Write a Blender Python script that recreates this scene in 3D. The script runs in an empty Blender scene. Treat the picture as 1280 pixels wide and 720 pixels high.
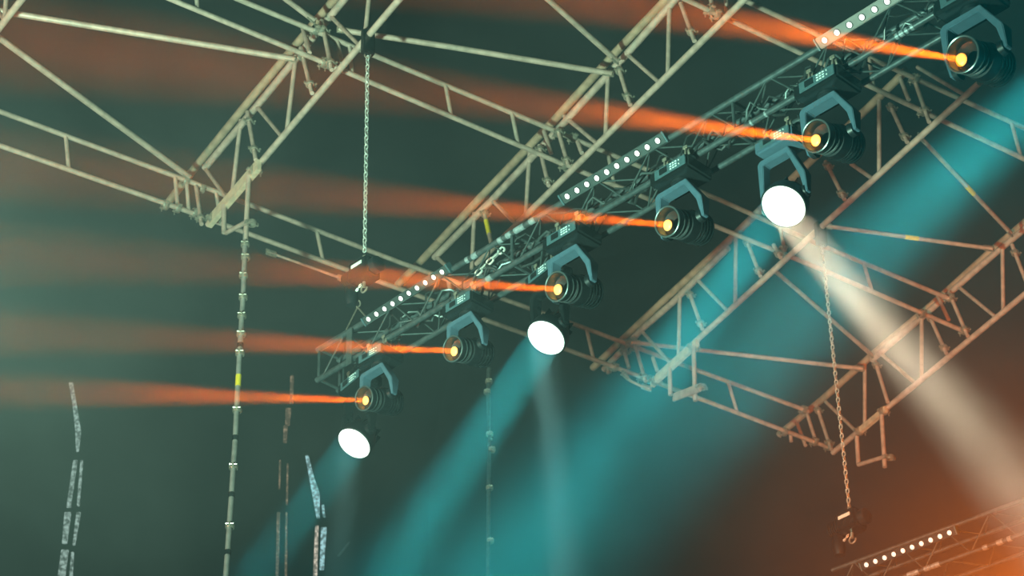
import bpy, bmesh, math, random
from mathutils import Vector, Matrix, Quaternion
random.seed(7)
sc = bpy.context.scene
col = sc.collection
# ------------------------------------------------------------------ camera
FPX = 3300.0
P = math.radians(34.4)
ROLL = math.radians(1.3)
CAM = Vector((0, 0, 1.6))
F = Vector((0, math.cos(P), math.sin(P)))
UP0 = Vector((0, -math.sin(P), math.cos(P)))
X0 = Vector((1, 0, 0))
R = math.cos(ROLL)*X0 - math.sin(ROLL)*UP0
U = math.sin(ROLL)*X0 + math.cos(ROLL)*UP0
cd = bpy.data.cameras.new('camera'); cam = bpy.data.objects.new('camera', cd); col.objects.link(cam)
cam.matrix_world = Matrix((( R.x, U.x, -F.x, CAM.x), (R.y, U.y, -F.y, CAM.y), (R.z, U.z, -F.z, CAM.z), (0, 0, 0, 1)))
cd.sensor_width = 36.0; cd.lens = FPX*36/1280; cd.clip_end = 500; cd.clip_start = 0.1
cd.dof.use_dof = True; cd.dof.focus_distance = 16.5; cd.dof.aperture_fstop = 4.0
sc.camera = cam
sc.view_settings.view_transform = 'Standard'; sc.view_settings.look = 'None'
sc.view_settings.gamma = 1; sc.view_settings.use_curve_mapping = False; sc.view_settings.exposure = 0

def ray(px, py): return (F + R*((px-640)/FPX) - U*((py-360)/FPX))
def at_z(px, py, z):
    d = ray(px, py); return CAM + d*((z-CAM.z)/d.z)
def at_plane(px, py, p0, n):
    d = ray(px, py); return CAM + d*((p0-CAM).dot(n)/d.dot(n))
def at_depth(px, py, dep): return CAM + ray(px, py)*dep
def pix(v):
    w = v-CAM; d = w.dot(F); return (640+FPX*w.dot(R)/d, 360-FPX*w.dot(U)/d, d)
ZV = Vector((0, 0, 1))

# ------------------------------------------------------------------ materials
def mat(name, base, rough=.5, metal=0., emit=None, es=0., noise=0., nscale=20., base2=None, bump=0.):
    m = bpy.data.materials.new(name); m.use_nodes = True
    nt = m.node_tree; b = nt.nodes['Principled BSDF']
    b.inputs['Base Color'].default_value = (*base, 1); b.inputs['Roughness'].default_value = rough
    b.inputs['Metallic'].default_value = metal
    tc = nt.nodes.new('ShaderNodeTexCoord')
    nz = nt.nodes.new('ShaderNodeTexNoise'); nz.inputs['Scale'].default_value = nscale; nz.inputs['Detail'].default_value = 4
    nt.links.new(tc.outputs['Object'], nz.inputs['Vector'])
    if noise > 0:
        b2 = base2 or tuple(c*(1-noise) for c in base)
        mx = nt.nodes.new('ShaderNodeMix'); mx.data_type = 'RGBA'
        mx.inputs['A'].default_value = (*b2, 1); mx.inputs['B'].default_value = (*base, 1)
        rp = nt.nodes.new('ShaderNodeMapRange'); rp.inputs['From Min'].default_value = .35; rp.inputs['From Max'].default_value = .62
        nt.links.new(nz.outputs['Fac'], rp.inputs['Value']); nt.links.new(rp.outputs['Result'], mx.inputs['Factor'])
        nt.links.new(mx.outputs['Result'], b.inputs['Base Color'])
    if bump > 0:
        bp = nt.nodes.new('ShaderNodeBump'); bp.inputs['Strength'].default_value = bump; bp.inputs['Distance'].default_value = .01
        nt.links.new(nz.outputs['Fac'], bp.inputs['Height']); nt.links.new(bp.outputs['Normal'], b.inputs['Normal'])
    if emit:
        b.inputs['Emission Color'].default_value = (*emit, 1); b.inputs['Emission Strength'].default_value = es
    return m
M = {}
M['pole'] = mat('dull_pole_steel', (.34, .31, .29), .45, .3, noise=.3, nscale=14)
M['steel'] = mat('galvanised_steel', (.62, .44, .36), .42, .25, noise=.3, nscale=14)
M['rail'] = mat('weathered_rail', (.50, .33, .23), .5, .15, noise=.35, nscale=10)
M['plank'] = mat('clear_wood_board', (.62, .46, .33), .6, 0, noise=.25, nscale=18)
M['clamp'] = mat('coupler_zinc', (.50, .43, .35), .3, .6, noise=.3, nscale=40)
M['yellow'] = mat('yellow_tape', (.85, .62, .03), .5, 0, noise=.15, nscale=50)
M['truss'] = mat('black_truss_paint', (.11, .135, .14), .32, .5, noise=.4, nscale=25)
M['lace'] = mat('truss_lacing', (.12, .15, .15), .35, .5, noise=.3, nscale=25)
M['tape'] = mat('silver_tape_and_glint', (.42, .48, .50), .3, .4, noise=.4, nscale=60)
M['black'] = mat('black_plastic', (.012, .016, .018), .42, 0, noise=.3, nscale=30)
M['satin'] = mat('satin_black_metal', (.022, .028, .03), .25, .4, noise=.3, nscale=30)
M['ring'] = mat('anodised_ring', (.17, .20, .20), .3, .6, noise=.2, nscale=30)
M['yoke'] = mat('grey_blue_yoke_paint', (.085, .15, .20), .45, .1, noise=.15, nscale=22)
M['panel'] = mat('control_panel_grey', (.08, .14, .16), .4, .1, noise=.2, nscale=40)
M['mark'] = mat('panel_markings', (.75, .80, .80), .5, 0, noise=.1, nscale=80)
M['chain'] = mat('chain_zinc', (.80, .80, .74), .3, .5, noise=.3, nscale=60)
M['barbody'] = mat('pixel_bar_housing', (.05, .065, .065), .45, .2, noise=.25, nscale=30)
M['barlight'] = mat('pixel_bar_grey_housing', (.14, .12, .11), .45, .1, noise=.2, nscale=30)
M['cable'] = mat('black_cable_rubber', (.03, .035, .035), .35, 0, noise=.3, nscale=50)
M['label'] = mat('hoist_white_label', (.80, .78, .72), .5, 0, noise=.1, nscale=60)
M['led'] = mat('pixel_lens_glow', (.8, .8, .8), .3, 0, emit=(1, .86, .82), es=.95)
M['ledw'] = mat('pixel_lens_warm_glow', (.8, .8, .8), .3, 0, emit=(1, .84, .68), es=.9)
M['disc'] = mat('wash_lens_glow', (.8, .8, .8), .3, 0, emit=(1, .95, .88), es=.93)
def core_mat():
    m = mat('beam_source_glow', (.8, .5, .2), .4, 0)
    nt = m.node_tree; b = nt.nodes['Principled BSDF']
    tc = nt.nodes.new('ShaderNodeTexCoord'); ln = nt.nodes.new('ShaderNodeVectorMath'); ln.operation = 'LENGTH'
    nt.links.new(tc.outputs['Object'], ln.inputs[0])
    rp = nt.nodes.new('ShaderNodeValToRGB')
    rp.color_ramp.elements[0].position = 0.0; rp.color_ramp.elements[0].color = (1, .56, .01, 1)
    rp.color_ramp.elements[1].position = .05; rp.color_ramp.elements[1].color = (1, .20, .004, 1)
    nt.links.new(ln.outputs['Value'], rp.inputs['Fac']); nt.links.new(rp.outputs['Color'], b.inputs['Emission Color'])
    b.inputs['Emission Strength'].default_value = 1.6
    return m
M['core'] = core_mat()
def glass_mat():
    m = bpy.data.materials.new('front_lens_glass'); m.use_nodes = True; nt = m.node_tree
    b = nt.nodes['Principled BSDF']; b.inputs['Base Color'].default_value = (.6, .62, .62, 1); b.inputs['Roughness'].default_value = .12
    t = nt.nodes.new('ShaderNodeBsdfTransparent'); mx = nt.nodes.new('ShaderNodeMixShader')
    fr = nt.nodes.new('ShaderNodeFresnel'); fr.inputs['IOR'].default_value = 1.1
    nt.links.new(fr.outputs[0], mx.inputs[0]); nt.links.new(t.outputs[0], mx.inputs[1]); nt.links.new(b.outputs[0], mx.inputs[2])
    nt.links.new(mx.outputs[0], nt.nodes['Material Output'].inputs['Surface'])
    return m
M['glass'] = glass_mat()
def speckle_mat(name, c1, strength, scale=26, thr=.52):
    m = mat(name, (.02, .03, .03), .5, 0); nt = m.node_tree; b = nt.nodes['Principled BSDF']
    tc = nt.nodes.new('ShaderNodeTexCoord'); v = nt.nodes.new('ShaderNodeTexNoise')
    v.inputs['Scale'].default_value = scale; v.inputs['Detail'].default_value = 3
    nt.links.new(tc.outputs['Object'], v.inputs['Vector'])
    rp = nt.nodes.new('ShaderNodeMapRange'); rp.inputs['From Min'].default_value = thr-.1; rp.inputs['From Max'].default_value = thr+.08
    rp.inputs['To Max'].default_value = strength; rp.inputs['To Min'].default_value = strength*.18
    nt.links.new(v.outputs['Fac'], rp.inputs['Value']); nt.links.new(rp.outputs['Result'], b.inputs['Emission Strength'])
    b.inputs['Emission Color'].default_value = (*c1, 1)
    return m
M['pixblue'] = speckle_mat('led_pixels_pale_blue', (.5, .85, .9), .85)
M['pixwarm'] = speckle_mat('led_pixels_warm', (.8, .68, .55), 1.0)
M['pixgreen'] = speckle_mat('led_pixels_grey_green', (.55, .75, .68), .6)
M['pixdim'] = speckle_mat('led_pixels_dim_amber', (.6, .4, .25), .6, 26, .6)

# ------------------------------------------------------------------ helpers
def tag(o, label=None, cat=None, group=None, kind=None):
    if label: o['label'] = label
    if cat: o['category'] = cat
    if group: o['group'] = group
    if kind: o['kind'] = kind
    return o
def thing(name, loc, label, cat, group=None, rot=None):
    o = bpy.data.objects.new(name, None); col.objects.link(o); o.location = loc; o.empty_display_size = .1
    if rot: o.rotation_euler = rot
    return tag(o, label, cat, group)
def obj(name, bm, m, parent=None, world=True, smooth=True, loc=None):
    """link bm as one mesh; world coords are shifted into the parents' frame"""
    me = bpy.data.meshes.new(name)
    if parent is not None and world:
        off = Vector(parent.location); q = parent.parent
        while q is not None: off += Vector(q.location); q = q.parent
        bmesh.ops.translate(bm, verts=bm.verts, vec=-off)
    if parent is None and loc is None and bm.verts:
        c = sum((v.co for v in bm.verts), Vector())/len(bm.verts)
        bmesh.ops.translate(bm, verts=bm.verts, vec=-c); loc = c
    bmesh.ops.recalc_face_normals(bm, faces=bm.faces)
    bm.to_mesh(me); bm.free(); me.materials.append(M[m])
    if smooth:
        for p in me.polygons: p.use_smooth = True
        me.set_sharp_from_angle(angle=math.radians(38))
    o = bpy.data.objects.new(name, me); col.objects.link(o)
    if parent is not None: o.parent = parent
    elif loc is not None: o.location = loc
    return o
def frame_of(d, hint=ZV):
    d = d.normalized(); x = hint.cross(d)
    if x.length < 1e-4: x = Vector((1, 0, 0)).cross(d)
    x.normalize(); return x, d.cross(x)
def add_tube(bm, pts, r, seg=10, cap=True):
    """swept tube; r scalar or list"""
    pts = [Vector(p) for p in pts]; n = len(pts); rs = r if isinstance(r, (list, tuple)) else [r]*n
    rings = []; x = None
    for i, p in enumerate(pts):
        d = (pts[min(i+1, n-1)]-pts[max(i-1, 0)]).normalized()
        if x is None: x, y = frame_of(d)
        else:
            x = (x-d*x.dot(d)).normalized()
        y = d.cross(x)
        rings.append([bm.verts.new(p+(x*math.cos(2*math.pi*k/seg)+y*math.sin(2*math.pi*k/seg))*rs[i]) for k in range(seg)])
    for a, b in zip(rings, rings[1:]):
        for k in range(seg): bm.faces.new((a[k], a[(k+1) % seg], b[(k+1) % seg], b[k]))
    if cap: bm.faces.new(rings[0]); bm.faces.new(rings[-1][::-1])
    return bm
def add_box(bm, c, ax, ay, az, hx, hy, hz, bev=0.):
    c = Vector(c); vs = [bm.verts.new(c+ax*(hx*i)+ay*(hy*j)+az*(hz*k)) for i in (-1, 1) for j in (-1, 1) for k in (-1, 1)]
    fs = [bm.faces.new([vs[i] for i in q]) for q in ((0, 1, 3, 2), (4, 6, 7, 5), (0, 4, 5, 1), (2, 3, 7, 6), (0, 2, 6, 4), (1, 5, 7, 3))]
    if bev > 0:
        es = list({e for f in fs for e in f.edges}); bmesh.ops.bevel(bm, geom=es, offset=bev, segments=2, affect='EDGES')
    return bm
def add_lathe(bm, c, axis, prof, seg=32, hint=ZV):
    """prof: list of (along, radius)"""
    x, y = frame_of(axis, hint); a = axis.normalized(); rings = []
    for s, r in prof:
        if r < 1e-5: rings.append([bm.verts.new(c+a*s)])
        else: rings.append([bm.verts.new(c+a*s+(x*math.cos(2*math.pi*k/seg)+y*math.sin(2*math.pi*k/seg))*r) for k in range(seg)])
    for p, q in zip(rings, rings[1:]):
        for k in range(seg):
            k2 = (k+1) % seg
            if len(p) == 1 and len(q) == 1: continue
            if len(p) == 1: bm.faces.new((p[0], q[k], q[k2]))
            elif len(q) == 1: bm.faces.new((p[k], p[k2], q[0]))
            else: bm.faces.new((p[k], p[k2], q[k2], q[k]))
    return bm
def B(): return bmesh.new()
def tube(name, a, b, r, m, parent, seg=10): return obj(name, add_tube(B(), [a, b], r, seg), m, parent)
def coupler(parent, c, axis, r, name='coupler'):
    """scaffold clamp: two half shells with a flange, a bolt and a nut"""
    bm = B(); a = axis.normalized(); w = r*.8
    add_lathe(bm, c, a, [(-w, r*1.02), (-w, r*1.5), (-w*.6, r*1.62), (w*.6, r*1.62), (w, r*1.5), (w, r*1.02)], 14)
    x, y = frame_of(a)
    add_box(bm, c+x*r*1.9, x, y, a, r*.55, r*.3, w*.8, r*.08)
    add_box(bm, c-x*r*1.85, x, y, a, r*.45, r*.35, w*.8, r*.08)
    add_tube(bm, [c+x*r*2.1-y*r*1.3, c+x*r*2.1+y*r*1.3], r*.22, 6)
    add_tube(bm, [c+x*r*2.1+y*r*.7, c+x*r*2.1+y*r*1.15], r*.42, 6)
    return obj(name, bm, 'clamp', parent)

# ------------------------------------------------------------------ roof girders
ZL = 14.4
def girder(label, bot, top_out, top_in, posts, diags, steeps, sleeve=None, frame=None, name='roof_girder', zl=ZL, grp=None):
    a = at_z(*bot[0], zl); b = at_z(*bot[-1], zl)
    d = (b-a).normalized(); n = d.cross(ZV).normalized()
    if n.dot(F) > 0: n = -n                 # n points towards the camera side
    root = thing(name, a, label, 'truss', 'roof girders of the stage'); root['kind'] = 'thing'
    pl = lambda q, off=0.: at_plane(q[0], q[1], a+n*off, n)
    s = (a-CAM).dot(F)/FPX                  # metres per pixel
    obj('bottom_chord', add_tube(B(), [a, b], .0265, 14), 'steel', root)
    if top_out: tag(obj('top_rail', add_tube(B(), [pl(q) for q in top_out], .034, 12), 'rail', root), 'brown weathered top rail')
    if top_in: obj('top_chord', add_tube(B(), [pl(q) for q in top_in], .030, 12), 'steel', root)
    def seat(A_, B_):
        """run a web member down (or trim it) so that it ends on the bottom chord"""
        v = B_-A_
        if abs(v.z) < 1e-4: return B_
        t = (zl-A_.z)/v.z
        return A_+v*t if .75 < t < 1.4 else B_
    for p, q in posts:
        A_ = pl(p); B_ = seat(A_, pl(q))
        o = tube('post', A_, B_, .0185, 'steel', root)
    for p, q in diags: tube('diagonal', pl(p), seat(pl(p), pl(q)), .0175, 'steel', root)
    for it in steeps:
        p, q = it[0], it[1]; A_, B_ = pl(p, .05), pl(q, .05); B_ = seat(A_, B_)
        st = tube('tie_tube', A_, B_, .018, 'steel', root)
        for t in it[2]: coupler(st, A_.lerp(B_, t), B_-A_, .022)
        if len(it) > 3:
            tag(obj('yellow_band', add_tube(B(), [A_.lerp(B_, it[3][0]), A_.lerp(B_, it[3][1])], .0205, 12), 'yellow', st), 'yellow tape band')
    if sleeve:
        p, q, w = sleeve; A_, B_ = pl(p, .03), pl(q, .03); dd = (B_-A_); c = (A_+B_)/2
        tag(obj('board', add_box(B(), c, dd.normalized(), n, dd.normalized().cross(n), dd.length/2, .022, w, .004), 'plank', root), 'pale board clamped along the lower chord')
        coupler(root, A_.lerp(B_, .08), dd, .028); coupler(root, A_.lerp(B_, .9), dd, .028)
    if frame:
        (p1, q1), (p2, q2), (bp, bq), cp, plate = frame
        f1 = tube('drop_post', pl(p1, .05), pl(q1, .05), .021, 'steel', root)
        f2 = tube('drop_post', pl(p2, .05), pl(q2, .05), .021, 'steel', root)
        if plate:
            A_, B_ = pl(bp, .08), pl(bq, .08); dd = B_-A_
            obj('drop_plate', add_box(B(), (A_+B_)/2, dd.normalized(), n, dd.normalized().cross(n), dd.length/2, .012, .038, .004), 'steel', root)
        else: tube('drop_rail', pl(bp, .08), pl(bq, .08), .02, 'steel', root)
        coupler(f2, pl(cp, .06), (pl(q2)-pl(p2)), .024)
    return root, a, d, n, pl

TA, aA, dA, nA, plA = girder('pale roof girder at upper left, carrying the long chain and the tall couplered pole',
    [(260, 281), (517, -22)], [(206, 259), (238, 217), (318, 118), (434, -20)], [(256, 210), (330, 122), (446, -20)],
    [((301, 150), (291, 236)), ((369, 76), (360, 152)), ((462, -10), (457, 40))],
    [((256, 210), (282, 246)), ((320, 132), (350, 168)), ((411, 18), (446, 53))],
    [((245, 232), (252, 281), (.85,)), ((309, 140), (321, 207), (.2, .78)), ((376, 60), (391, 120), (.2, .8)), ((402, 26), (414, 84), (.2, .85)), ((378, 34), (387, 66), ())],
    ((262, 278), (324, 206), .055),
    (((280, 256), (280, 291)), ((311, 220), (307, 300)), ((283, 291), (311, 276)), (315, 279), False))
TB, aB, dB, nB, plB = girder('roof girder left of the black truss, with one yellow-banded tie tube',
    [(596, 330), (952, -22)], [(497, 356), (522, 331), (607, 240), (692, 151), (769, 66), (855, -24)], [(543, 322), (615, 250), (690, 170), (776, 76), (865, -24)],
    [((837, 2), (835, 88)), ((760, 95), (757, 170)), ((662, 190), (657, 273)), ((593, 266), (590, 330))],
    [((782, 66), (823, 102)), ((705, 145), (747, 180)), ((614, 249), (648, 283)), ((545, 321), (562, 336))],
    [((851, 4), (868, 51), (.75,)), ((773, 84), (789, 135), (.1, .78)), ((680, 164), (689, 192), ()), ((697, 161), (712, 212), (.1, .85)),
     ((674, 182), (687, 237), (.1, .88)), ((722, 177), (729, 196), ()), ((605, 264), (614, 304), (.08,), (.3, .72))])
TC, aC, dC, nC, plC = girder('roof girder crossing the teal beams, with a hanging flat plate at its foot',
    [(822, 470), (1224, 104)], [(741, 460), (825, 380), (912, 300), (1000, 214), (1087, 133), (1133, 88)], [(755, 462), (803, 411), (840, 379), (910, 310)],
    [((1099, 122), (1099, 213)), ((920, 292), (919, 384)), ((850, 365), (848, 452))],
    [((1064, 205), (1090, 223)), ((873, 351), (907, 386)), ((803, 415), (836, 452)), ((1147, 84), (1203, 117))],
    [((1125, 97), (1136, 125), ()), ((1141, 94), (1162, 154), (.1, .75)), ((1112, 130), (1135, 180), (.1, .85)), ((1032, 202), (1056, 250), (.12, .85)),
     ((861, 364), (879, 414), (.1, .85)), ((933, 300), (951, 346), (.1, .85)), ((967, 306), (978, 326), (.7,)), ((791, 421), (807, 477), (.1, .9)),
     ((780, 438), (786, 460), (.1,)), ((816, 447), (822, 465), ()), ((760, 455), (760, 467), ())],
    ((815, 480), (872, 428), .036),
    (((837, 460), (838, 494)), ((867, 432), (869, 501)), ((842, 497), (876, 484)), (878, 484), True))
TD, aD, dD, nD, plD = girder('brownish roof girder at far right, lit orange near its hanging pipe frame',
    [(1041, 566), (1300, 352)], [(974, 543), (1027, 500), (1100, 435), (1166, 380), (1240, 313), (1300, 262)], [(1090, 450), (1160, 390), (1240, 320), (1300, 270)],
    [((1253, 308), (1254, 388)), ((1152, 392), (1152, 474)), ((1081, 452), (1081, 536))],
    [((1195, 356), (1243, 395)), ((1100, 441), (1144, 479)), ((1032, 502), (1071, 540))],
    [((1265, 306), (1282, 350), (.2,)), ((1186, 365), (1210, 421), (.15, .85)), ((1172, 370), (1186, 400), ()), ((1161, 393), (1184, 444), (.1, .85)),
     ((1094, 452), (1111, 507), (.1,)), ((1021, 508), (1039, 562), (.1, .85)), ((1009, 518), (1018, 546), ()), ((996, 528), (1007, 557), ()), ((988, 540), (989, 552), ())],
    ((1072, 541), (1108, 511), .03),
    (((1071, 546), (1073, 580)), ((1102, 519), (1106, 584)), ((1073, 581), (1108, 570)), (1113, 572), False))
TZ, aZ, dZ, nZ, plZ = girder('corner of a roof girder cut off by the top left edge of the picture',
    [(-30, 72), (44, -22)], [(-60, 8), (-20, -36)], [(-50, 10), (-10, -38)], [((10, -30), (6, 20))], [((-20, -10), (2, 20))], [])

# ------------------------------------------------------------------ cross ladders (purlins)
ZP = ZL+.18
def ladder(label, low, up, rungs, clamps=(), grp='ladder beams joining the roof girders'):
    a = at_z(*low[0], ZP); b = at_z(*low[-1], ZP); d = (b-a).normalized(); n = d.cross(ZV).normalized()
    if n.dot(F) > 0: n = -n
    root = thing('ladder_beam', a, label, 'beam', grp); root['kind'] = 'thing'
    pl = lambda q: at_plane(q[0], q[1], a, n)
    obj('lower_tube', add_tube(B(), [pl(q) for q in low], .0215, 12), 'steel', root)
    obj('upper_tube', add_tube(B(), [pl(q) for q in up], .0215, 12), 'steel', root)
    for p, q in rungs: tube('rung', pl(p), pl(q), .017, 'steel', root)
    for c, w in clamps: coupler(root, pl(c), d if w else pl(up[-1])-pl(low[0]), .026)
    return root, pl
def lerp2(a, b, t): return (a[0]+(b[0]-a[0])*t, a[1]+(b[1]-a[1])*t)
L1, plL1 = ladder('long ladder beam joining the feet of all the roof girders',
    [(-20, 175), (240, 266), (430, 336), (660, 419), (855, 491), (1038, 560)], [(-20, 132), (240, 228), (500, 328), (720, 406), (850, 455), (1010, 514)],
    [((82, 169), (86, 213)), ((219, 222), (222, 259)), ((233, 226), (236, 264)), ((396, 289), (404, 327)), ((560, 349), (566, 386)), ((733, 411), (742, 450)), ((910, 477), (922, 517)), ((270, 240), (276, 279))],
    [((232, 226), 1), ((206, 256), 1), ((252, 236), 1), ((243, 266), 1), ((250, 270), 1), ((222, 260), 1), ((783, 430), 1), ((793, 434), 1), ((802, 471), 1), ((768, 459), 1), ((812, 474), 1), ((782, 431), 0), ((1004, 512), 1), ((1036, 558), 1), ((1018, 552), 0), ((980, 540), 1)])
L2, plL2 = ladder('ladder beam from the top left of the picture crossing the middle of the roof girders',
    [(180, -15), (216, 0), (407, 79), (706, 206), (1020, 334), (1207, 415)], [(265, -15), (300, 0), (455, 64), (690, 162), (900, 250), (1020, 304), (1188, 374)],
    [((245, -10), (247, 14)), ((421, 50), (430, 90)), ((437, 56), (440, 92)), ((557, 107), (564, 145)), ((640, 142), (648, 182)), ((760, 192), (768, 232)), ((1079, 328), (1090, 364)), ((975, 284), (982, 320))],
    [((394, 37), 1), ((404, 78), 1), ((411, 80), 0), ((400, 38), 0), ((698, 166), 1), ((705, 206), 1), ((716, 172), 1), ((712, 209), 0), ((1186, 372), 1), ((1205, 413), 1), ((1152, 392), 1), ((978, 312), 1)])
L3, plL3 = ladder('ladder beam at upper right passing behind the black truss and right-hand lamps',
    [(800, -26), (859, 0), (887, 13), (1000, 66), (1155, 140), (1300, 208)], [(890, -18), (930, 0), (1015, 40), (1100, 78), (1280, 160), (1310, 174)],
    [((888, -10), (890, 12)), ((906, -8), (910, 20)), ((1087, 76), (1092, 110)), ((1265, 155), (1276, 196))],
    [((887, 12), 1), ((895, 18), 0), ((1143, 98), 1), ((1154, 139), 1)])

# ------------------------------------------------------------------ long wind braces
def brace(label, pts, r=.022, z=ZL+.55, m='steel', yel=None, mids=()):
    ps = [at_z(x, y, zz) for (x, y, zz) in pts]
    root = thing('wind_brace', ps[0], label, 'brace', 'long wind braces of the roof')
    o = obj('brace_tube', add_tube(B(), ps, r, 12), m, root)
    for e in (0, -1):
        q = ps[e]; d = (ps[1]-ps[0]) if e == 0 else (ps[-1]-ps[-2])
        bm = B(); x, y = frame_of(d); sgn = 1 if e == 0 else -1
        add_box(bm, q+d.normalized()*sgn*.03, d.normalized(), x, y, .05, .008, .03, .003)
        add_tube(bm, [q-x*.03, q+x*.03], .009, 8)
        obj('end_fitting', bm, 'clamp', root)
    if yel:
        A_, B_ = ps[0].lerp(ps[-1], yel[0]), ps[0].lerp(ps[-1], yel[1])
        tag(obj('yellow_band', add_tube(B(), [A_, B_], r*1.12, 12), 'yellow', root), 'yellow tape band')
    return root
ZH = ZL+.45
brace('stout pale brace sloping gently from the top left corner to the first roof girder', [(-10, 12, ZH), (18, 17, ZH), (368, 74, ZH)], .025)
brace('dull brace running steeply from the left edge to the foot of the first girder', [(-12, 40, ZH), (0, 48, ZH), (236, 221, ZH)], .026)
brace('short length of brace entering at the top edge beside the first roof girder', [(332, -20, ZH), (392, 25, ZH)])
brace('faint green brace running right from the chain top to the second roof girder', [(424, 37, ZH), (560, 58, ZH), (764, 92, ZH)], .024)
brace('brace sloping down from the top edge to the second roof girder at upper centre', [(664, -18, ZH), (686, 0, ZH), (771, 76, ZH)], .023)
brace('nearly level brace between the feet of the third and fourth roof girders', [(790, 428, ZH), (1078, 461, ZH)], .021)
brace('dim brace slanting down from the third roof girder behind the right-hand chain', [(968, 338, ZH), (1090, 444, ZH)], .02)
brace('nearly level yellow-banded brace right of the large white wash lamp', [(1029, 282, ZH), (1240, 311, ZH)], .019, yel=(.48, .56))
brace('steep brace with a yellow band running through the right-hand teal beam', [(1149, 170, ZH), (1264, 292, ZH)], .019, yel=(.5, .58))
brace('thin curved tie below the foot of the third roof girder', [(779, 467, ZL+.1), (788, 476, ZL+.07), (800, 482, ZL+.04), (812, 486, ZL+.02)], .014)
brace('thin pipe below the ladder beam left of the hanging chain hoist', [(335, 315, ZP-.1), (380, 331, ZP-.1), (432, 350, ZP-.1)], .011)

# ------------------------------------------------------------------ main black lighting truss
ch_top = at_plane(460, 44, aA, nA)                 # hoist hook under the first girder
dep1 = None
# the hoist chain drops plumb from ch_top; its lower end projects to y=320
best = None
for k in range(400):
    q = ch_top-ZV*(k*.01); p = pix(q)
    if p[1] >= 320: best = q; break
ch_bot = best
ZT1 = ch_bot.z-.30                                 # height of the upper front chord
b0 = at_z(397, 438, ZT1); b1 = at_z(1165, -25, ZT1)
bd = (b1-b0).normalized(); bn = bd.cross(ZV).normalized()
if bn.dot(F) < 0: bn = -bn                         # bn points away from the camera
HT = .235; WT = .20
l0 = at_plane(402, 472, b0, bn); HT = (b0.z-l0.z)*1.0
if not (.15 < HT < .4): HT = .24
TR = thing('lighting_truss', b0, 'long black box truss running diagonally, carrying the moving lights and pixel bars', 'truss')
L = (b1-b0).length+.9; b1 = b0+bd*L
cf = {}
for nm, w, h in (('upper_front', 0, 0), ('lower_front', 0, -HT), ('upper_rear', WT, 0), ('lower_rear', WT, -HT)):
    p = b0+bn*w+ZV*h; cf[nm] = p
    obj('chord', add_tube(B(), [p, p+bd*L], .021, 14), 'truss', TR)
PITCH = .50; nb = int(L/PITCH); bracesbm = 0; rest = B()
faces = [('upper_front', 'lower_front'), ('lower_front', 'lower_rear'), ('upper_front', 'upper_rear'), ('upper_rear', 'lower_rear')]
for (ua, ub) in faces:
    for i in range(nb):
        t0 = i*PITCH+.05; t1 = t0+PITCH/2; t2 = t0+PITCH
        for (ta, tb, sa, sb) in ((t0, t1, ub, ua), (t1, t2, ua, ub)):
            A_, B_ = cf[sa]+bd*(ta+.012), cf[sb]+bd*(tb-.012)
            if (ua, ub) == faces[3] and bracesbm >= 96: add_tube(rest, [A_, B_], .006, 8)
            else: tube('lattice_brace', A_, B_, .006, 'lace', TR, 8); bracesbm += 1
if rest.verts: tag(obj('lattice_brace', rest, 'lace', TR), None, None, None, 'stuff')
else: rest.free()
for t in (0.02, 2.0, 4.0):
    for (ua, ub) in faces: tube('end_bar', cf[ua]+bd*t, cf[ub]+bd*t, .011, 'truss', TR, 8)
# silver tape wraps above; lower-chord connector glints painted as silver bands
def upx(px, which='upper_front'):
    """parameter along the truss where that chord shows at pixel column px"""
    lo, hi = 0., L
    for _ in range(40):
        m = (lo+hi)/2
        if pix(cf[which]+bd*m)[0] < px: lo = m
        else: hi = m
    return lo
for px, w in ((666, .05), (650, .09), (637, .05), (626, .04), (594, .05), (585, .03)):
    t = upx(px); tag(obj('tape_glint_wrap', add_tube(B(), [cf['upper_front']+bd*(t-w/2), cf['upper_front']+bd*(t+w/2)], .0235, 12), 'tape', TR), 'silver band painted as a connector glint')
for px, w in ((1134, .02), (1128, .03), (1122, .02), (1141, .02), (612, .05), (690, .04), (958, .015), (940, .015)):
    t = upx(px, 'lower_front'); tag(obj('tape_glint_wrap', add_tube(B(), [cf['lower_front']+bd*(t-w/2), cf['lower_front']+bd*(t+w/2)], .0225, 12), 'tape', TR), 'silver band painted as a connector glint')
# cables draped inside the truss
cabs = ['loose black cable sagging along the left end of the black truss', 'black cable bundle looping inside the black truss above the middle lamps',
        'black cable run inside the black truss between the second and third pixel bars', 'tangle of black cable behind the upper right pixel bar']
for i, (x0, x1) in enumerate(((470, 640), (600, 830), (820, 1010), (990, 1180))):
    for rep in range(3):
        t0, t1 = upx(x0+rep*8), upx(x1-rep*6); pts = []; n = 26; ph = random.random()*6
        for k in range(n+1):
            t = t0+(t1-t0)*k/n
            pts.append(cf['upper_front']+bd*t+bn*(WT*(.35+.25*math.sin(k*.9+ph)))-ZV*(HT*(.38+.22*rep)+.05*math.sin(k*.7+ph*2)+.03*math.sin(k*1.9)))
        if rep == 0: root = thing('power_cable', pts[0], cabs[i], 'cable', 'cables inside the black truss')
        obj('cable_run', add_tube(B(), pts, .007+.002*rep, 7), 'lace' if rep == 1 else 'cable', root)

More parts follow.
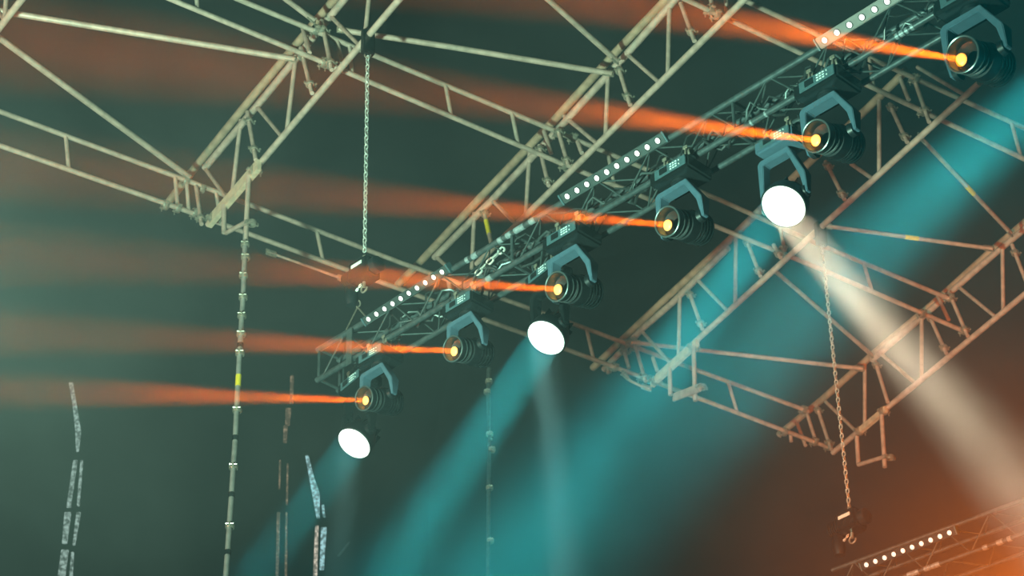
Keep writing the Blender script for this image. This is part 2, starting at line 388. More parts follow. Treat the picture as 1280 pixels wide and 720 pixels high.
# ------------------------------------------------------------------ chains and hoists
def chain_mesh(a, b, lw=.036, ll=.054, wr=.0058):
    bm = B(); d = (b-a).normalized(); x, y = frame_of(d); pitch = ll-2*wr*1.05; n = max(2, int((b-a).length/pitch))
    for i in range(n):
        c = a+d*(pitch*(i+.5)); s = x if i % 2 else y; s = (s*math.cos(.6)+d.cross(s)*math.sin(.6)); t = d.cross(s)
        h = (ll-lw)/2; rr = lw/2-wr; ring = []
        path = [c+d*h*1+s*rr*math.cos(th)+d*rr*math.sin(th) for th in [math.pi*k/5 for k in range(6)]]
        path += [c-d*h+s*rr*math.cos(th)+d*rr*math.sin(th) for th in [math.pi+math.pi*k/5 for k in range(6)]]
        m = len(path); rings = []
        for k in range(m):
            tg = (path[(k+1) % m]-path[k-1]).normalized(); nx = tg.cross(t).normalized()
            rings.append([bm.verts.new(path[k]+(nx*math.cos(2*math.pi*j/6)+t*math.sin(2*math.pi*j/6))*wr) for j in range(6)])
        for k in range(m):
            p, q = rings[k], rings[(k+1) % m]
            for j in range(6): bm.faces.new((p[j], p[(j+1) % 6], q[(j+1) % 6], q[j]))
    return bm
def hoist(c, label, scale=1.):
    root = thing('chain_hoist', c, label, 'hoist', 'chain hoists')
    x = bd; y = bn; z = ZV; s = scale
    obj('motor_body', add_box(B(), c-z*.13*s, x, y, z, .10*s, .075*s, .085*s, .02*s), 'satin', root)
    g = B(); add_lathe(g, c-z*.13*s+x*.10*s, x, [(0, .0), (0, .06*s), (.05*s, .06*s), (.065*s, .04*s), (.065*s, 0)], 20)
    obj('gear_cover', g, 'black', root); g = B()
    add_lathe(g, c-z*.13*s-x*.09*s, -x, [(0, 0), (0, .05*s), (.10*s, .05*s), (.10*s, 0)], 20)
    for k in range(5): add_lathe(g, c-z*.13*s-x*(.10+.018*k)*s, x, [(-.004*s, 0), (-.004*s, .066*s), (.004*s, .066*s), (.004*s, 0)], 20)
    obj('motor_housing', g, 'black', root)
    obj('label_plate', add_box(B(), c-z*.10*s-y*.077*s, x, y, z, .055*s, .002*s, .014*s, .001), 'label', root)
    h = B(); add_tube(h, [c+z*.01*s, c-z*.05*s], .014*s, 8); add_tube(h, [c-z*.21*s, c-z*.26*s], .012*s, 8)
    pts = [c-z*.27*s+x*.03*s*math.cos(t)+z*.03*s*math.sin(t) for t in [math.radians(90+k*30) for k in range(10)]]
    add_tube(h, pts, .007*s, 8); obj('hook', h, 'clamp', root)
    bag = B(); p0 = c-z*.18*s-x*.13*s
    add_lathe(bag, p0, -z, [(0, .03*s), (.02*s, .045*s), (.12*s, .05*s), (.17*s, .035*s), (.18*s, 0)], 14); obj('chain_bag', bag, 'black', root)
    sl = [c-x*.02*s-z*.2*s, c-x*.10*s-z*.30*s, c-x*.17*s-z*.22*s, c-x*.13*s-z*.05*s]
    pts = [sl[0].lerp(sl[1], t).lerp(sl[1].lerp(sl[2], t), t).lerp(sl[1].lerp(sl[2], t).lerp(sl[2].lerp(sl[3], t), t), t) for t in [k/10 for k in range(11)]]
    ch = B()
    for p, q in zip(pts, pts[1:]):
        if (q-p).length > .02: m = chain_mesh(p, q, .018*s, .03*s, .003*s); me = bpy.data.meshes.new('t'); m.to_mesh(me); m.free(); ch.from_mesh(me); bpy.data.meshes.remove(me)
    obj('slack_chain', ch, 'chain', root)
    return root
def beam_hook(c, label):
    root = thing('beam_clamp', c, label, 'clamp')
    obj('clamp_body', add_box(B(), c-ZV*.075, nA.cross(ZV), nA, ZV, .03, .05, .115, .012), 'satin', root)
    obj('shackle', add_tube(B(), [c-ZV*.19+Vector((.022*math.cos(t), 0, .03*math.sin(t))) for t in [math.radians(-200+k*22) for k in range(11)]], .006, 8), 'clamp', root)
    return root
beam_hook(ch_top, 'dark clamp gripping the first roof girder at the top of the left-hand chain')
c1 = pix(ch_top-ZV*.2)
CH1 = obj('chain', chain_mesh(ch_top-ZV*.2, ch_bot), 'chain')
tag(CH1, 'long steel chain hanging at left centre from the first roof girder to the black truss', 'chain', 'hoist chains')
hoist(ch_bot, 'dark chain hoist with a white label above the left end of the black truss')
c2t = at_plane(1025, 284, aC, nC); c2b = None
for k in range(600):
    q = c2t-ZV*(k*.01)
    if pix(q)[1] >= 634: c2b = q; break
beam_hook(c2t, 'dark clamp under the third roof girder at the top of the right-hand chain')
CH2 = obj('chain', chain_mesh(c2t-ZV*.17, c2b), 'chain')
tag(CH2, 'long steel chain hanging at right from the third roof girder into the orange haze', 'chain', 'hoist chains')
hoist(c2b, 'half-hidden chain hoist glinting in the orange haze at the foot of the right-hand chain', 1.05)
# sling from the hoist to the truss end
sl = thing('rigging_sling', ch_bot-ZV*.30, 'grey sling and flat strap tying the hoist to the left end of the black truss', 'sling')
pk = at_plane(447, 384, b0+bn*.1, bn)
for q in ((433, 412), (461, 400)): tube('sling_leg', pk, at_plane(q[0], q[1], b0-bn*.01, bn), .006, 'clamp', sl, 8)
st0, st1 = at_plane(436, 412, b0-bn*.03, bn), at_plane(437, 455, b0-bn*.03, bn)
obj('flat_strap', add_box(B(), (st0+st1)/2, bd, bn, ZV, .030, .004, (st0-st1).length/2, .002), 'lace', sl)
obj('shackle', add_tube(B(), [pk+Vector((.02*math.cos(t), 0, .03+.03*math.sin(t))) for t in [math.radians(k*36) for k in range(11)]], .006, 8), 'clamp', sl)
# striped safety chain across the truss
sa, sb = at_plane(595, 343, b0+bn*.1, bn), at_plane(632, 308, b0+bn*.1, bn)
tag(obj('chain', chain_mesh(sa, sb, .045, .075, .008), 'chain'), 'short coarse chain slung inside the black truss above the third orange lamp', 'chain')

# ------------------------------------------------------------------ pixel bars
def pixel_bar(p0, p1, n, label, body='barbody', led='led', face=None, hw=.034, lr=.0165, ends=.6, tilt=0.):
    """p0,p1: world centres of the first and last pixel"""
    d = (p1-p0).normalized(); pitch = (p1-p0).length/(n-1)
    v = (CAM-(p0+p1)/2); v = (v-d*v.dot(d)).normalized()
    v = Quaternion(d, tilt) @ v
    side = d.cross(v).normalized(); c = (p0+p1)/2; hl = (p1-p0).length/2+pitch*ends
    root = thing('pixel_bar', c-v*.06, label, 'light bar', 'pixel bars on the trusses')
    obj('housing', add_box(B(), c-v*.028, d, side, v, hl, hw, .026, .006), body, root)
    for s in (-1, 1):
        obj('end_cap', add_box(B(), c-v*.028+d*s*(hl+.004), d, side, v, .006, hw+.004, .032, .003), 'panel', root)
        bk = B(); add_box(bk, c-v*.075+d*s*hl*.55, d, side, v, .02, .02, .022, .003)
        add_lathe(bk, c-v*.115+d*s*hl*.55, d, [(-.015, .022), (-.015, .03), (.015, .03), (.015, .022)], 14); obj('bracket', bk, 'satin', root)
    for k in range(n):
        q = p0+d*pitch*k
        bz = obj('lens_bezel', add_lathe(B(), q-v*.002, v, [(0, lr*1.25), (.006, lr*1.22), (.006, lr*1.02), (0, lr)], 16), 'satin', root)
        obj('pixel_lens', add_lathe(B(), q, v, [(0, lr), (.004, lr*.85), (.007, lr*.5), (.008, 0)], 16), led, bz)
    return root
pb = lambda x, y, off: at_plane(x, y, b0+bn*off, bn)
pixel_bar(pb(460.6, 399, -.05), pb(552.5, 340, -.05), 10, 'pixel bar of ten white dots at the left end of the black truss', hw=.03, lr=.0185)
pixel_bar(pb(709, 245.5, -.05), pb(822, 176, -.05), 10, 'dark grey pixel bar of ten white dots in the middle of the black truss', hw=.036, lr=.0195)
pixel_bar(pb(1030.7, 50.4, -.05), pb(1173.5, -38, -.05), 10, 'pale grey pixel bar leaving the top edge of the picture', body='barlight', hw=.038, lr=.0195)

# ------------------------------------------------------------------ second truss in the orange haze
z2 = c2b.z-.42
q0 = at_z(1040, 713, z2); q1 = at_z(1310, 614, z2)
d2 = (q1-q0).normalized(); n2 = d2.cross(ZV).normalized()
if n2.dot(F) < 0: n2 = -n2
T2 = thing('lighting_truss', q0, 'second box truss fading into the orange haze in the bottom right corner', 'truss')
L2_ = (q1-q0).length; c4 = [q0, q0-ZV*.27, q0+n2*.27, q0+n2*.27-ZV*.27]
for c in c4: obj('chord', add_tube(B(), [c, c+d2*L2_], .017, 12), 'truss', T2)
for (a_, b_) in ((0, 1), (1, 3), (0, 2)):
    for i in range(int(L2_/.4)):
        tube('lattice_brace', c4[b_]+d2*(i*.4), c4[a_]+d2*(i*.4+.2), .006, 'lace', T2, 8)
        tube('lattice_brace', c4[a_]+d2*(i*.4+.2), c4[b_]+d2*(i*.4+.4), .006, 'lace', T2, 8)
for px, w in ((1142, .10), (1160, .06), (1170, .07), (1232, .04), (1250, .05), (1262, .03)):
    lo, hi = 0., L2_
    for _ in range(30):
        m = (lo+hi)/2
        if pix(c4[1]+d2*m)[0] < px: lo = m
        else: hi = m
    tag(obj('tape_glint_wrap', add_tube(B(), [c4[1]+d2*(lo-w/2), c4[1]+d2*(lo+w/2)], .0215, 12), 'tape', T2), 'silver band painted as a connector glint')
pixel_bar(at_plane(1083, 706, q0-n2*.05, n2), at_plane(1186.7, 666, q0-n2*.05, n2), 10, 'pixel bar of ten warm dots in the orange haze at lower right', body='black', led='ledw', hw=.03, lr=.019)

# ------------------------------------------------------------------ moving beam lights
Hdir = -(R*1.184+U*(-.0785)+F).normalized()
Fx = Vector((-.70, -.715, 0)).normalized()           # fixture front, seen from above
rotz = math.atan2(Fx.y, Fx.x)-math.pi/2
TILT = math.radians(17)
X_, Y_, Z_ = Vector((1, 0, 0)), Vector((0, 1, 0)), Vector((0, 0, 1))
hf = Vector((0, math.cos(TILT), -math.sin(TILT)))    # head axis in the fixture frame
AX = Vector((0, 0, -.52))                            # tilt axis centre below the truss chord
def lobj(name, bm, m, parent): return obj(name, bm, m, parent, world=False)
def yoke_mesh(w, top, bot, th=.038, dep=.085, foot=.022):
    """inverted U with chamfered shoulders and tapering arms, in the local xz plane"""
    outer = [(-w, bot), (-w-.004, bot+.14), (-w*.38, top), (w*.92, top), (w+.008, top-.022), (w+.008, bot+.13), (w-.004, bot)]
    inner = [(-w+foot, bot), (-w+.038, bot+.13), (-w*.30, top-th), (w*.74, top-th), (w-.038, top-th-.012), (w-.026, bot+.13), (w-foot, bot)]
    bm = B(); n = len(outer); R_ = []
    for i, ((ox, oz), (ix, iz)) in enumerate(zip(outer, inner)):
        dd = dep*(.55 if i in (0, n-1) else 1.)/2
        R_.append([bm.verts.new((ox, -dd, oz)), bm.verts.new((ox, dd, oz)), bm.verts.new((ix, dd, iz)), bm.verts.new((ix, -dd, iz))])
    for a, b in zip(R_, R_[1:]):
        for k in range(4): bm.faces.new((a[k], a[(k+1) % 4], b[(k+1) % 4], b[k]))
    bm.faces.new(R_[0]); bm.faces.new(R_[-1][::-1])
    bmesh.ops.bevel(bm, geom=list(bm.edges), offset=.004, segments=2, affect='EDGES')
    return bm
def truss_clamps(root, zc):
    for s in (-1, 1):
        bm = B(); c = Vector((s*.09, 0, zc))
        add_lathe(bm, c, X_, [(-.02, .0225), (-.02, .034), (.02, .034), (.02, .0225)], 16)
        add_box(bm, c-Z_*.045, X_, Y_, Z_, .02, .03, .018, .004); add_tube(bm, [c+Y_*.045-Z_*.03, c+Y_*.045+Z_*.035], .006, 8)
        add_box(bm, c+Y_*.045+Z_*.03, X_, Y_, Z_, .018, .004, .012, .002)
        lobj('truss_clamp', bm, 'clamp', root)
def base_unit(root, zc, w=.155, d=.10, h=.055, m='satin'):
    o = lobj('base', add_box(B(), Vector((0, 0, zc)), X_, Y_, Z_, w, d, h, .016), m, root)
    bm = add_box(B(), Vector((-.02, d+.001, zc+.003)), X_, Y_, Z_, w*.80, .004, h*.74, .003)
    lobj('control_panel', bm, 'panel', o)
    sc_ = add_box(B(), Vector((.035, d+.007, zc+.004)), X_, Y_, Z_, .032, .002, h*.45, .001); s_ = lobj('screen', sc_, 'black', o)
    mk = B()
    for i in range(3):
        for j in range(3): add_box(mk, Vector((-.030-.022*i, d+.007, zc-.016+.019*j)), X_, Y_, Z_, .0075, .002, .0035)
    for k in range(2): add_box(mk, Vector((-.10, d+.007, zc-.012+.03*k)), X_, Y_, Z_, .004, .002, .004)
    lobj('button_markings', mk, 'mark', o)
    for s in (-1, 1): lobj('carry_handle', add_box(B(), Vector((s*w*.93, d*.5, zc+h*.9)), X_, Y_, Z_, .012, .03, .012, .003), 'ring', o)
    return o
def make_mover():
    root = thing('moving_head_light', (0, 0, 0), 'x', 'stage light', 'orange moving beam lights')
    truss_clamps(root, 0)
    base_unit(root, -.14, .165, .125, .05)
    lobj('pan_hub', add_lathe(B(), Vector((0, 0, -.178)), -Z_, [(0, .0), (0, .07), (.03, .065), (.03, 0)], 24), 'black', root)
    lobj('yoke', yoke_mesh(.185, -.205, AX.z-.02), 'yoke', root)
    for s in (-1, 1):
        lobj('tilt_pivot', add_lathe(B(), AX+X_*s*.132, X_*s, [(0, 0), (0, .045), (.03, .04), (.03, 0)], 20), 'black', root)
    # head: rear body, barrel with stepped rings, open front
    head = B()
    add_lathe(head, AX, hf, [(-.21, 0), (-.21, .055), (-.19, .085), (-.12, .10), (-.02, .105), (.03, .098), (.032, .086), (.055, .086), (.057, .093), (.075, .093), (.077, .086), (.10, .086), (.102, .094), (.165, .098), (.17, .098), (.17, .088), (.10, .082), (.06, .04)], 40)
    hd = lobj('head', head, 'black', root)
    fins = B()
    for k in range(5): add_lathe(fins, AX+hf*(-.17+.03*k), hf, [(-.004, .06), (-.004, .108), (.004, .108), (.004, .06)], 32)
    lobj('cooling_fin', fins, 'satin', hd)
    ring = B(); add_lathe(ring, AX+hf*.17, hf, [(-.006, .094), (-.006, .1015), (.004, .1015), (.006, .097), (.004, .092), (-.006, .094)], 40); lobj('front_ring', ring, 'ring', hd)
    for z_, r_ in ((.066, .0955), (.112, .0975)):
        g = B(); add_lathe(g, AX+hf*z_, hf, [(-.003, r_-.006), (-.003, r_), (.003, r_), (.003, r_-.006)], 40); lobj('barrel_ring', g, 'ring', hd)
    lobj('front_lens', add_lathe(B(), AX+hf*.150, hf, [(0, .086), (.008, .07), (.014, .04), (.016, 0)], 32), 'glass', hd)
    side = hf.cross(X_)
    cp = AX+hf*.098+X_*.054-side*.012
    co = obj('light_source', add_lathe(B(), Vector((0, 0, 0)), hf, [(0, .036), (.006, .032), (.010, .02), (.012, 0)], 24), 'core', hd, world=False)
    co.location = cp
    cab = B(); add_tube(cab, [Vector((.12, .02, -.12)), Vector((.2, .03, -.15)), Vector((.22, .03, -.07)), Vector((.17, .02, .02))], .008, 8); lobj('power_lead', cab, 'cable', root)
    return root
def children(o): return [c for c in bpy.data.objects if c.parent == o]
def copy_tree(o, parent=None):
    c = o.copy(); col.objects.link(c)
    if parent is not None: c.parent = parent
    for ch in children(o): copy_tree(ch, c)
    return c
Rz = Matrix.Rotation(rotz, 3, 'Z')
movers = [((1203, 68), 1.12, 'orange beam lamp at the top right corner, largest and nearest of the six'),
          ((1020, 170), 1.04, 'orange beam lamp just above and right of the large white wash lamp'),
          ((834, 277), 1.0, 'orange beam lamp hanging right of the middle pixel bar against the dark'),
          ((696, 358), 1.0, 'orange beam lamp directly above the middle white wash lamp'),
          ((566, 436), .90, 'orange beam lamp between the left and middle white wash lamps'),
          ((455, 498), .87, 'orange beam lamp directly above the smallest white wash lamp, lowest on the left')]
side_v = hf.cross(X_)
proto = make_mover()
# source point offset inside head, in root frame
def add_light(name, loc, d, kind='AREA', size=.05, spread=5., color=(1, 1, 1), power=10, blend=.4):
    l = bpy.data.lights.new(name, kind); l.energy = power; l.color = color
    if kind == 'AREA': l.shape = 'DISK'; l.size = size; l.spread = math.radians(spread)
    if kind == 'SPOT': l.spot_size = math.radians(spread); l.spot_blend = blend; l.shadow_soft_size = size
    o = bpy.data.objects.new(name, l); col.objects.link(o); o.location = loc
    o.rotation_euler = d.to_track_quat('-Z', 'Y').to_euler()
    return o
ORANGE = (1, .15, .0)
OP = 58
for i, ((px, py), s, lab) in enumerate(movers):
    o = proto if i == 0 else copy_tree(proto)
    o['label'] = lab
    off_lens = Rz @ ((AX+hf*.17)*s)
    mid = b0
    tgt = at_plane(px, py, mid+Vector((off_lens.x, off_lens.y, 0)), bn)
    o.location = tgt-off_lens; o.rotation_euler = (0, 0, rotz); o.scale = (s, s, s)
    src = o.location+Rz @ ((AX+hf*.112+X_*.054-side_v*.012)*s)
    add_light('beam_lamp', src+Hdir*.02, Hdir, 'AREA', .036, 6.4, ORANGE, OP*(1.35 if i == 0 else 1.15 if i == 1 else 1))

# ------------------------------------------------------------------ wash lights
def make_wash(tl, r, ym='yoke', zax=-.54):
    """round LED wash head; tl = downward tilt of the face"""
    ax = Vector((0, 0, zax)); f = Vector((0, math.cos(tl), -math.sin(tl)))
    root = thing('wash_light', (0, 0, 0), 'x', 'stage light', 'white wash lamps')
    truss_clamps(root, 0); 
    base_unit(root, -.11, .15, .10, .045, ym)
    lobj('yoke', yoke_mesh(.175, -.165, zax-.02, .04, .07), ym, root)
    for s in (-1, 1): lobj('tilt_pivot', add_lathe(B(), ax+X_*s*.13, X_*s, [(0, 0), (0, .04), (.03, .036), (.03, 0)], 20), 'black', root)
    hd = lobj('head', add_lathe(B(), ax, f, [(-.13, 0), (-.13, .06), (-.11, .085), (-.05, .11), (0, r+.004), (.075, r+.010), (.08, r+.006), (.08, r), (.055, r-.004), (.055, 0)], 40), 'black', root)
    lobj('lens_disc', add_lathe(B(), ax+f*.077, f, [(0, r), (.006, r*.8), (.010, r*.4), (.012, 0)], 48), 'disc', hd)
    fn = B()
    for k in range(10):
        a = 2*math.pi*k/10; u_, v_ = frame_of(f); rr = (u_*math.cos(a)+v_*math.sin(a)); add_box(fn, ax-f*.06+rr*.10, f, rr, f.cross(rr), .05, .018, .004)
    lobj('cooling_fin', fn, 'satin', hd)
    kn = B(); add_lathe(kn, ax+X_*.165+Y_*.01, X_, [(0, .02), (.02, .02), (.024, .012), (.024, 0)], 14); lobj('tilt_knob', kn, 'tape', root)
    cab = B(); add_tube(cab, [Vector((-.10, .02, -.10)), Vector((-.19, .03, -.16)), Vector((-.21, .03, -.06)), Vector((-.16, .02, .03))], .008, 8); lobj('power_lead', cab, 'cable', root)
    return root, ax, f
washes = [((979, 258.5), .140, .80, (-1, 1.2), 'large white wash lamp at right, hanging below the second orange lamp'),
          ((682, 423), .133, .74, (-1, 1.25), 'middle white wash lamp, hanging below the fourth orange lamp'),
          ((442, 555), .126, .74, (-1, 1.2), 'smallest white wash lamp, at lower left below the lowest orange lamp')]
TEAL = (.025, .60, .64)
wash_src = []
for i, ((px, py), r, cz, (ix, iy), lab) in enumerate(washes):
    sn = math.sqrt(1-cz*cz); ln = math.hypot(ix, iy)
    N = (R*(ix/ln*sn)-U*(iy/ln*sn)-F*cz).normalized()
    hN = Vector((N.x, N.y, 0)); tl = math.atan2(-N.z, hN.length)
    root, ax, f = make_wash(tl, r, 'yoke' if i == 0 else 'satin')
    rz = math.atan2(hN.y, hN.x)-math.pi/2; Rw = Matrix.Rotation(rz, 3, 'Z')
    off = Rw @ (ax+f*.085)
    tgt = at_plane(px, py, b0+bn*WT+Vector((off.x, off.y, 0)), bn)
    root.location = tgt-off; root.rotation_euler = (0, 0, rz); root['label'] = lab
    wash_src.append((tgt, N))

# ------------------------------------------------------------------ pole with couplers at left
pp0 = plA((307, 298), .05); 
def plumb(px, py, ref):
    """point on the view ray with the same forward distance rule as a plumb line under ref"""
    n = Vector((F.x, F.y, 0)).normalized(); return at_plane(px, py, ref, n)
PO = thing('hanging_pole', pp0, 'tall thin pole with clamps and a yellow band, left of centre', 'pole')
pts = [plumb(x, y, pp0) for x, y in ((307, 292), (304, 370), (298.5, 460), (294, 550), (289, 625), (281.5, 732))]
obj('pole_tube', add_tube(B(), pts, .0205, 14), 'pole', PO)
dwn = pts[-1]-pts[0]
for x, y in ((306.5, 306), (307, 322), (304.5, 345), (304, 372), (302.5, 395), (301.5, 418), (300, 442), (296.5, 513), (292, 584), (287.5, 658)): coupler(PO, plumb(x, y, pp0), dwn, .022)
for x, y in ((294, 548), (289.3, 619), (284.6, 691), (300.5, 432)):
    c = plumb(x, y, pp0); obj('joint_collar', add_tube(B(), [c-ZV*.02, c+ZV*.02], .024, 14), 'satin', PO)
tag(obj('yellow_band', add_tube(B(), [plumb(298.4, 469, pp0), plumb(297.5, 483, pp0)], .0225, 14), 'yellow', PO), 'yellow tape band')
# second pole, centre bottom
pq = at_plane(611, 462, aB+Vector((0, 1.5, 0)), Vector((F.x, F.y, 0)).normalized())
P2 = thing('hanging_pole', pq, 'dim thin pole crossing the teal beam at bottom centre', 'pole')
obj('pole_tube', add_tube(B(), [plumb(x, y, pq) for x, y in ((611, 461), (610.5, 500), (612, 545), (611, 600), (610.5, 660), (610, 732))], [.02, .018, .014, .017, .017, .017], 12), 'lace', P2)
for x, y in ((611, 477), (609, 490), (612, 543), (615, 562), (612, 610), (613, 676)): coupler(P2, plumb(x, y, pq), ZV, .02)
for x, y in ((610, 541), (614, 549), (611, 557), (617, 565)):
    obj('link_bead', add_lathe(B(), plumb(x, y, pq), ZV, [(-.012, 0), (-.006, .012), (.006, .012), (.012, 0)], 10), 'clamp', P2)

# ------------------------------------------------------------------ edge-on hanging LED strips
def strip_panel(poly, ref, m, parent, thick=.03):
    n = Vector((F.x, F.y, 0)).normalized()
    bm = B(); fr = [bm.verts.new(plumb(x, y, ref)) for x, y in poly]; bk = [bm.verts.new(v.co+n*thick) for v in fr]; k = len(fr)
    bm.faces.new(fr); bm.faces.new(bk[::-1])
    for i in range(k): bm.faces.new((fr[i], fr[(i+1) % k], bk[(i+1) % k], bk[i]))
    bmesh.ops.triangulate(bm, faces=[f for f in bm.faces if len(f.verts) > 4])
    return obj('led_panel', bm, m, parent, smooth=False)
def quadstrip(a, b, w0, w1): return [(a[0]-w0/2, a[1]), (a[0]+w0/2, a[1]), (b[0]+w1/2, b[1]), (b[0]-w1/2, b[1])]
zr = at_depth(90, 600, 26.)
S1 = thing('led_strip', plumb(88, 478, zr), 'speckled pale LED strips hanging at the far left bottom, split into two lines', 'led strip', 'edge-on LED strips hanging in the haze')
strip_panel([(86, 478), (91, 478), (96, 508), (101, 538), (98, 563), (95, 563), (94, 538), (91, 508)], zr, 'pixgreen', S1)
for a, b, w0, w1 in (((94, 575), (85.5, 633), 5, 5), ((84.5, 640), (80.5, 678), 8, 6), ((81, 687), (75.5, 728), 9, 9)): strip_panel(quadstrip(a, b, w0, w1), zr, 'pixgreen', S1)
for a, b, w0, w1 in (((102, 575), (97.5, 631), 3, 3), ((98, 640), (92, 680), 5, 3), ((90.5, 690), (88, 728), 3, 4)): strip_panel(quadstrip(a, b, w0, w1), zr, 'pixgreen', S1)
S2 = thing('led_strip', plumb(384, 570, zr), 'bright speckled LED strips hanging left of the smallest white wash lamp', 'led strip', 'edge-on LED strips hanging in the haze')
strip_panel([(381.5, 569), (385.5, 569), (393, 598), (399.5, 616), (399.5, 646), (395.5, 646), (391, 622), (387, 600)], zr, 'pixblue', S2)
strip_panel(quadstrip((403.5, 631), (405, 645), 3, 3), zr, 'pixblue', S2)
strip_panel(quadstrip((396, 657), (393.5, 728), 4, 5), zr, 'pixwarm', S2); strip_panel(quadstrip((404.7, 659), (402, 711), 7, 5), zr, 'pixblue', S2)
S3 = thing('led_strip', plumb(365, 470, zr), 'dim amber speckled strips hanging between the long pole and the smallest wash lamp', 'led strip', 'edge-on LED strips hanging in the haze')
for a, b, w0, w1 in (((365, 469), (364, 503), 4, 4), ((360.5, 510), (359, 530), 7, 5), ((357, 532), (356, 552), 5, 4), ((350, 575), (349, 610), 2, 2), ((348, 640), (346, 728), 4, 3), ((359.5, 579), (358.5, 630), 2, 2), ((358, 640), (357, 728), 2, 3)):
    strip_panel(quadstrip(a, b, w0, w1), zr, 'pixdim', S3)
tag(obj('loose_rod', add_tube(B(), [plumb(437, 678, zr), plumb(423, 695, zr)], .012, 8), 'lace'), 'short dark rod slanting below the smallest white wash lamp', 'rod')

# ------------------------------------------------------------------ haze
hz = bpy.data.materials.new('stage_haze'); hz.use_nodes = True; nt = hz.node_tree; nt.nodes.clear()
out = nt.nodes.new('ShaderNodeOutputMaterial'); vs = nt.nodes.new('ShaderNodeVolumeScatter')
vs.inputs['Color'].default_value = (.95, .95, .95, 1); vs.inputs['Density'].default_value = .02; vs.inputs['Anisotropy'].default_value = .1
nt.links.new(vs.outputs[0], out.inputs['Volume'])
HOM = False
if not HOM:
    tc = nt.nodes.new('ShaderNodeTexCoord'); mp = nt.nodes.new('ShaderNodeMapping'); mp.inputs['Scale'].default_value = (.85, .62, 1.05)
    n1 = nt.nodes.new('ShaderNodeTexNoise'); n1.inputs['Scale'].default_value = 1.0; n1.inputs['Detail'].default_value = 3.; n1.inputs['Roughness'].default_value = .55; n1.inputs['Distortion'].default_value = .6
    mr = nt.nodes.new('ShaderNodeMapRange'); mr.inputs['From Min'].default_value = .32; mr.inputs['From Max'].default_value = .68
    mr.inputs['To Min'].default_value = .0025; mr.inputs['To Max'].default_value = .0165
    nt.links.new(tc.outputs['Object'], mp.inputs['Vector']); nt.links.new(mp.outputs[0], n1.inputs['Vector'])
    nt.links.new(n1.outputs['Fac'], mr.inputs['Value']); 
    sx = nt.nodes.new('ShaderNodeSeparateXYZ'); nt.links.new(tc.outputs['Object'], sx.inputs[0])
    HC = Vector((0, 17, 12))                           # origin of the haze object
    dp = nt.nodes.new('ShaderNodeVectorMath'); dp.operation = 'DOT_PRODUCT'; dp.inputs[1].default_value = tuple(bn)
    nt.links.new(tc.outputs['Object'], dp.inputs[0])
    k0 = (b0-HC).dot(bn)
    s1 = nt.nodes.new('ShaderNodeMapRange'); s1.interpolation_type = 'SMOOTHSTEP'; s1.inputs['From Min'].default_value = k0-.5; s1.inputs['From Max'].default_value = k0-2.7
    nt.links.new(dp.outputs['Value'], s1.inputs['Value'])
    s2 = nt.nodes.new('ShaderNodeMapRange'); s2.interpolation_type = 'SMOOTHSTEP'; s2.inputs['From Min'].default_value = 9.3-12; s2.inputs['From Max'].default_value = 10.1-12
    nt.links.new(sx.outputs['Z'], s2.inputs['Value'])
    m1 = nt.nodes.new('ShaderNodeMath'); m1.operation = 'MULTIPLY'; nt.links.new(s1.outputs[0], m1.inputs[0]); nt.links.new(s2.outputs[0], m1.inputs[1])
    m2 = nt.nodes.new('ShaderNodeMath'); m2.operation = 'MULTIPLY_ADD'; m2.inputs[1].default_value = -.92; m2.inputs[2].default_value = 1.; nt.links.new(m1.outputs[0], m2.inputs[0])
    m3 = nt.nodes.new('ShaderNodeMath'); m3.operation = 'MULTIPLY'; nt.links.new(m2.outputs[0], m3.inputs[0]); nt.links.new(mr.outputs['Result'], m3.inputs[1])
    nt.links.new(m3.outputs[0], vs.inputs['Density'])
hz.cycles.volume_sampling = 'EQUIANGULAR'
M['haze'] = hz
hb = add_box(B(), Vector((0, 17, 12)), X_, Y_, Z_, 14, 13.5, 10)
bmesh.ops.translate(hb, verts=hb.verts, vec=-Vector((0, 17, 12)))
haze = obj('haze', hb, 'haze', smooth=False, loc=Vector((0, 17, 12)))
tag(haze, 'drifting stage smoke filling the air under the roof', 'haze', None, 'stuff')

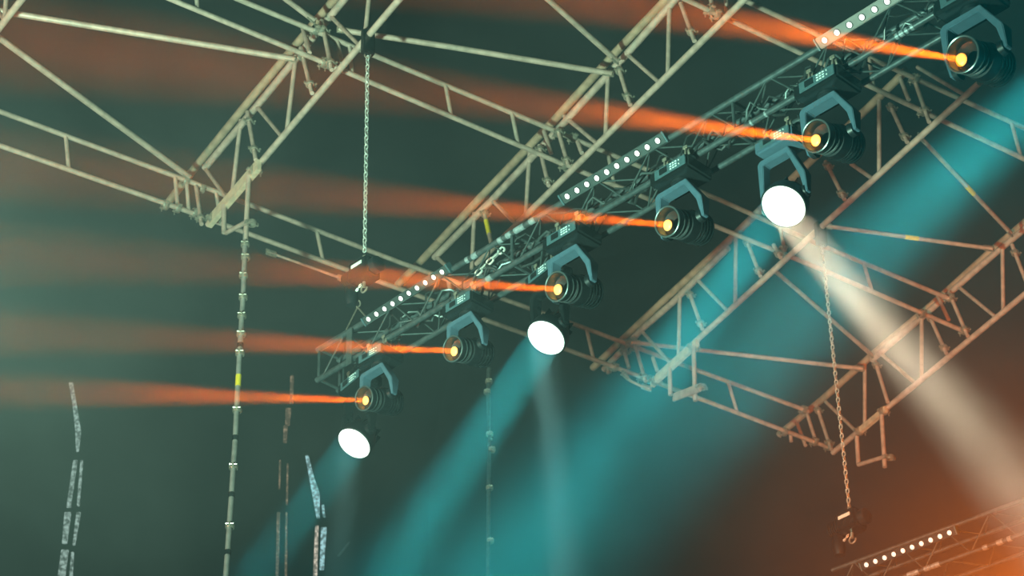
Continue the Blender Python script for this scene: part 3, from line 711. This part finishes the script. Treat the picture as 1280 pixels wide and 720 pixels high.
# ------------------------------------------------------------------ world
w = bpy.data.worlds.new('night'); sc.world = w; w.use_nodes = True
w.node_tree.nodes['Background'].inputs['Color'].default_value = (.10, .95, .92, 1)
w.node_tree.nodes['Background'].inputs['Strength'].default_value = .0035
# ------------------------------------------------------------------ lamps of the rig, and added fills
def aim(p, q): return (q-p).normalized()
def img_dir(ix, iy, cz):
    sn = math.sqrt(1-cz*cz); ln = math.hypot(ix, iy); return (R*(ix/ln*sn)-U*(iy/ln*sn)-F*cz).normalized()
# teal wash beams
for i, (pw, sp, dr) in enumerate(((62, 11, (-1, 1.15)), (52, 10, (-1, 1.45)), (32, 10, (-1, 1.38)))):
    t, N = wash_src[i]
    add_light('teal_wash_lamp', t+N*.03, img_dir(dr[0], dr[1], .70), 'AREA', .25, sp, TEAL, pw)
# fourth wash lamp beyond the right edge
t4 = at_depth(1395, 40, 15.5)
add_light('teal_wash_lamp', t4, img_dir(-1, .83, .35), 'AREA', .3, 16, TEAL, 135)
# pale shafts
t, N = wash_src[0]; add_light('pale_shaft_lamp', t+N*.02, img_dir(1, 1.27, .45), 'AREA', .22, 14, (1, .82, .56), 240)
t, N = wash_src[1]; add_light('pale_shaft_lamp', t+N*.02, img_dir(.1, 1, .6), 'AREA', .22, 9, (.35, .85, .80), 24)
t, N = wash_src[2]; add_light('pale_shaft_lamp', t+N*.02, img_dir(-.06, 1, .6), 'AREA', .22, 9, (.35, .85, .80), 14)
# unseen off-frame floods, added to tint the haze and light the roof steel
g1 = Vector((-4.1, 8, 5.8)); add_light('green_haze_fill', g1, aim(g1, Vector((-3.0, 9.9, 8.9))), 'SPOT', .2, 80, (.52, 1, .74), 12500, 1.)
g2 = Vector((2.8, 5.5, 6.2)); add_light('teal_haze_fill', g2, aim(g2, Vector((-2.5, 6.5, 5.2))), 'SPOT', .2, 90, (.0, .8, .80), 700, 1.)
o1 = at_depth(1330, 850, 6.0); add_light('orange_haze_fill', o1, aim(o1, at_depth(1280, 700, 22)), 'SPOT', .15, 30, (1, .19, .015), 18000, 1.)
f1 = Vector((-8, 11, 10.5)); add_light('warm_steel_fill', f1, aim(f1, Vector((1, 20, 14.7))), 'SPOT', .3, 56, (1, .58, .38), 1000, .7)
